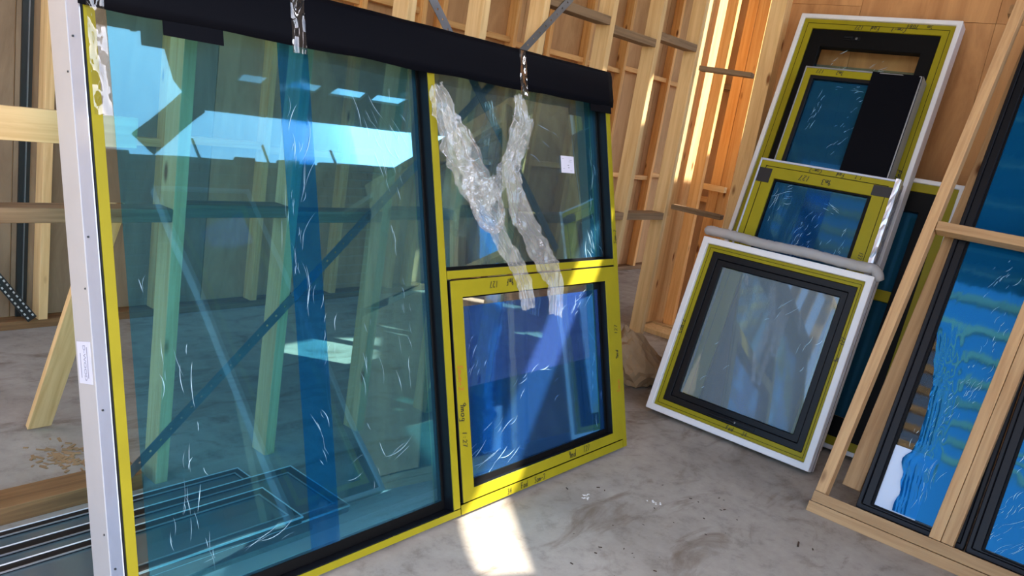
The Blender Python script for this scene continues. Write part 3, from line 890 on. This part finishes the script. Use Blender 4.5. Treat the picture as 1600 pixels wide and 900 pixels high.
# bottom rails run across: long axis along local X
def krail(name, u0, u1, v0, v1, d0, d1, mat=CRATEW):
    o = box(name, -(v1 - v0) / 2, (v1 - v0) / 2, -(d1 - d0) / 2, (d1 - d0) / 2, 0, u1 - u0, mat, KR, .003)
    m = Matrix(((0, 0, 1), (0, 1, 0), (-1, 0, 0))).to_4x4()
    m.translation = (u0, (d0 + d1) / 2, (v0 + v1) / 2)
    o.matrix_basis = m
    return o
krail('bottom_rail', 0.0, 2.2, 0.0, .047, 0.0, .07)
krail('bottom_rail', 0.006, 2.2, .049, .096, 0.0, .07)
p1 = kbox('post', .008, .055, .098, 2.62, 0.0, .070); p1.rotation_euler = (0, .030, 0)
p2 = kbox('post', .477, .521, .098, 2.62, 0.0, .070); p2.rotation_euler = (0, .036, 0)
p3 = kbox('post', .523, .568, .098, 2.62, 0.0, .070); p3.rotation_euler = (0, .036, 0)
kbox('post', 1.25, 1.297, .098, 2.62, 0.0, .070)
kbox('back_plank', .075, .155, .17, 2.6, .135, .180).rotation_euler = (0, .034, 0)
krail('cross_rail', .098, 1.25, 1.39, 1.435, -.002, .068)
kbox('reflection_blocker', .84, 1.60, .100, 1.38, -.014, -.004, PLY)  # boards added out of view to hide the panel's blue reflection
kbox('reflection_blocker', .84, 1.60, 1.445, 2.55, -.014, -.004, PLY)
krail('top_rail', 0.05, 2.2, 2.55, 2.6, 0.075, .12)
def panel(name, label, u0, u1, v0, v1, d, seed, peel=False):
    """dark framed glass unit standing in the crate"""
    e = empty(name, (3.47, 0.886, 0.0), (-KL, 0, -math.pi / 2))
    tag(e, label, 'window')
    ring('outer_frame', u0, u1, v0, v1, .018, .018, .022, .022, d, d + .06, BLACK, e, .003)
    ring('inner_frame', u0 + .018, u1 - .018, v0 + .022, v1 - .022, .034, .034, .010, .034, d + .012, d + .06, BLACK, e, .003)
    ring('gasket', u0 + .052, u1 - .052, v0 + .032, v1 - .056, .010, .010, .006, .010, d + .022, d + .06, GASKET, e, 0)
    p = box('glass_pane', u0 + .060, u1 - .060, d + .034, d + .040, v0 + .036, v1 - .060, GLASS, e)
    box('light_stop_board', u0 + .02, u1 - .02, d + .061, d + .070, v0 + .01, v1 - .01, GASKET, e)  # dark board added to stop light coming through the film
    return e, p
K1, kp = panel('glazed_panel', 'dark-framed glass panel with loose blue film peeling at its lower left, in the crate', .170, .600, .10, 2.50, .072, 1)
# peeling film: its lower left part has come away in folds
bm = bmesh.new()
g = []
NX, NZ = 40, 120
for j in range(NZ + 1):
    zz = .145 + (2.43 - .145) * j / NZ
    left = .232
    # bare strip at lower left where the film has pulled away
    if zz < .95:
        f_ = max(0.0, min(1.0, (.95 - zz) / .45))
        left = .232 + .075 * math.sin(f_ * math.pi * .5) - (.03 * math.exp(-((zz - .36) / .05) ** 2)) + .01 * noise.noise(Vector((zz * 20, 0, 4)))
    row_ = []
    for i in range(NX + 1):
        t = i / NX
        xx = left + (.536 - left) * t
        fold = max(0.0, 1 - t * 2.2) * (1 if zz < 1.0 else 0) * min(1, max(0, (1.0 - zz) / .3))
        yy = .1005 - fold * (.010 * abs(math.sin(xx * 120 + zz * 9 + 3 * noise.noise(Vector((zz * 5, xx * 5, 1))))) + .010 * abs(noise.noise(Vector((xx * 22, zz * 9, 2))))) - .0003 * noise.noise(Vector((xx * 20, zz * 4, 8)))
        row_.append(bm.verts.new((xx, yy, zz)))
    g.append(row_)
for j in range(NZ):
    for i in range(NX):
        bm.faces.new((g[j][i], g[j][i + 1], g[j + 1][i + 1], g[j + 1][i]))
mesh_obj('protective_film', bm, CRATEF, kp, True)
creases(kp, [(.36, .62, 26, .03, .07, 1.25, .05), (.33, .45, 20, .03, .06, 1.4, .07), (.42, .75, 22, .03, .05, 1.2, .05), (.45, 1.0, 12, .02, .08, 1.3, .05), (.40, 1.25, 14, .03, .05, 1.1, .05), (.38, .3, 10, .03, .06, 1.5, .10)], .0975, width=.0013)
sheet('white_backing', .232, .40, .14, .42, .1035, plain('backing_paper', srgb(206, 216, 232), .5), kp, 6, 6, .0)
K2, kq = panel('glazed_panel', 'dark-framed glass panel under smooth bright blue film, right of the crate\'s middle posts', .606, 1.24, .10, 2.50, .072, 2)
sheet('protective_film', .668, 1.178, .142, 2.43, .1005, CRATEF, kq, 60, 120, .0012, 12, 9, 7)
creases(kq, [(.72, .2, 16, .04, .04, .9, .08), (.82, .28, 10, .04, .04, .7, .10), (.72, .55, 14, .03, .08, 1.3, .05), (.70, .32, 12, .02, .05, 1.2, .06)], .0965, width=.0013)

# ------------------------------------------------------------------ brace, glass units on the floor, odds and ends
br = beam('timber_brace', (1.195, 3.165, 0.012), (1.195, 2.63, 1.0), (1, 0.0, 0), .088, .024, PALE)
tag(br, 'slanting timber brace plank propped behind the stud partition at left', 'plank')

def flat_unit(name, label, x0, x1, y0, y1, z0, h, rim):
    e = tag(empty(name, (x0, y0, z0)), label, 'window', 'window units lying flat on the floor')
    W_, D__ = x1 - x0, y1 - y0
    def fr_(n, inset, wd, za, zb, mat, par=e):
        bm = bmesh.new()
        a0, a1, b0, b1 = inset, W_ - inset, inset, D__ - inset
        add_box(bm, a0, a1, b0, b0 + wd, za, zb); add_box(bm, a0, a1, b1 - wd, b1, za, zb)
        add_box(bm, a0, a0 + wd, b0 + wd, b1 - wd, za, zb); add_box(bm, a1 - wd, a1, b0 + wd, b1 - wd, za, zb)
        return mesh_obj(n, bm, mat, par)
    fr_('frame', 0, rim, 0, h, BLACK)
    fr_('bright_edge', -.003, .004, h - .004, h + .002, WHITE)
    fr_('spacer_bar', rim - .004, .005, h - .001, h + .002, GREYSIDE)
    box('glass_pane', rim, W_ - rim, rim, D__ - rim, h * .5, h * .8, plain('dark_glass', srgb(74, 88, 92), .12, spec=.7), e)
    return e
flat_unit('flat_glazed_unit', 'lowest dark-framed window unit lying flat on the floor behind the large window', -.7, 1.62, 1.96, 2.435, 0, .028, .03)
flat_unit('flat_glazed_unit', 'middle dark-framed window unit lying flat in the floor stack', -.75, 1.76, 1.945, 2.30, .031, .026, .04)
flat_unit('flat_glazed_unit', 'topmost narrow window unit of the flat floor stack behind the large window', -.8, 1.55, 1.935, 2.17, .060, .024, .035)

# crumpled paper bag
bm = bmesh.new()
bmesh.ops.create_icosphere(bm, subdivisions=4, radius=1.0)
for v_ in bm.verts:
    c = v_.co.copy()
    n_ = .22 * noise.noise(c * 1.7 + Vector((3, 1, 0))) + .16 * noise.noise(c * 3.9 + Vector((0, 4, 2))) + .10 * abs(noise.noise(c * 7.5))
    v_.co = c * (1 + n_)
    if v_.co.z < -.55:
        v_.co.z = -.55 - .02 * (v_.co.z + .55)
for v_ in bm.verts:
    up = max(0, v_.co.z)
    v_.co = Vector((v_.co.x * .20 * (1 - .45 * up) - .10 * up, v_.co.y * .17 * (1 - .5 * up), (v_.co.z + .56) * .19 + .02 * up))
bg_ = mesh_obj('paper_bag', bm, BAG)
bg_.location = (4.27, 2.27, .004)
bg_.rotation_euler = (0, 0, -.6)
tag(bg_, 'crumpled brown paper sack on the floor between the large window and studs', 'paper bag')

# perforated metal bead leaning in the far left corner
e = beam('perforated_bead', (1.20, 4.36, .62), (1.60, 4.36, .06), (0, 0, 1), .05, .012, DARKM)
tag(e, 'perforated metal bead leaning by the stud at far left', 'metal strip')
ln_ = (Vector((1.60, 4.36, .06)) - Vector((1.20, 4.36, .62))).length
for r_ in (-1, 1):
    bm = bmesh.new()
    k = .01
    while k < ln_ - .01:
        add_box(bm, r_ * .014 - .004, r_ * .014 + .004, .006, .0085, k, k + .012)
        add_box(bm, r_ * .014 - .004, r_ * .014 + .004, -.0085, -.006, k, k + .012)
        k += .026
    mesh_obj('hole_row', bm, plain('bead_pale_metal', srgb(205, 205, 200), .4, .2), e)  # pale raised marks in rows along the bead

# floor litter
def litter(name, label, cat, loc, n, spread, size, mat, long=1.0, kind=None):
    bm = bmesh.new()
    for _ in range(n):
        cx, cy = rnd.gauss(0, spread[0]), rnd.gauss(0, spread[1])
        a = rnd.uniform(0, 6.28); s = size * rnd.uniform(.4, 1.2)
        l = s * long * rnd.uniform(.6, 1.2)
        v0 = Vector((math.cos(a), math.sin(a), 0)); v1 = Vector((-v0.y, v0.x, 0))
        zc = s * rnd.uniform(.2, .6)
        b0 = [Vector((cx, cy, 0)) + v0 * l * p + v1 * s * q for p, q in ((-1, -.6), (1, -.5), (.8, .7), (-.9, .5))]
        lo = [bm.verts.new((q.x, q.y, 0)) for q in b0]
        hi = [bm.verts.new((q.x * .98 + cx * .02, q.y * .98 + cy * .02, zc * rnd.uniform(.6, 1.2))) for q in b0]
        bm.faces.new(lo[::-1]); bm.faces.new(hi)
        for k in range(4):
            bm.faces.new((lo[k], lo[(k + 1) % 4], hi[(k + 1) % 4], hi[k]))
    o = mesh_obj(name, bm, mat)
    o.location = (loc[0], loc[1], .0005)
    return tag(o, label, cat, kind=kind)
CHIP = plain('wood_chip', srgb(168, 136, 96), .8, var=.3)
DIRT = plain('dark_dirt', srgb(70, 52, 38), .9)
CRUMB = plain('white_crumb', srgb(226, 224, 218), .8)
litter('wood_shavings', 'pile of wood shavings on the concrete behind the large window at left', 'shavings', (1.17, 2.86), 90, (.045, .07), .008, CHIP, 2.2, 'stuff')
litter('plaster_crumbs', 'white plaster crumbs on the concrete nearest the large window', 'debris', (2.69, 1.54), 14, (.014, .012), .005, CRUMB, 1, 'stuff')
litter('plaster_crumbs', 'white plaster crumbs in the middle of the open concrete floor', 'debris', (2.91, 1.33), 10, (.012, .012), .005, CRUMB, 1, 'stuff')
tw = litter('twig', 'thin brown twig on the concrete in front of the timber crate', 'twig', (3.12, .79), 1, (0, 0), .009, DIRT, 6)
tw.rotation_euler = (0, 0, .3)
litter('dirt_crumbs', 'dark dirt crumbs scattered over the open concrete floor', 'debris', (2.75, 1.15), 34, (.30, .16), .004, DIRT, 1.6, 'stuff')
pkn = box('floor_plank', 5.42, 5.62, 2.62, 2.93, .0, .035, PALE, None, .003)
tag(pkn, 'short pine board lying on the floor beyond the corner post', 'plank')

# a further window leaning behind the photographer, seen mirrored in the big pane
RW = tag(empty('leaning_window', (3.32, -.10, .02), (-.29, 0, math.pi)), 'white-framed window mirrored in the left pane of the large window', 'window')
W, H = .71, 2.42
ring('outer_frame', 0, W, 0, H, .03, .03, .03, .03, 0, .07, WHITE, RW, .003)
ring('dark_frame', .03, W - .03, .03, H - .03, .05, .05, .05, .09, .02, .066, BLACK, RW)
ring('yellow_frame', .08, W - .08, .08, H - .12, .035, .035, .035, .035, .024, .066, YELLOW, RW)
pane(RW, .113, W - .113, .113, H - .153, .04, STACKF, 51)
pr = beam('prop_post', (2.98, -.925, 0), (2.98, -.925, 2.2), (1, 0, 0), .09, .09, PALE)
tag(pr, 'pine post holding up the mirrored window beside the photographer', 'post')
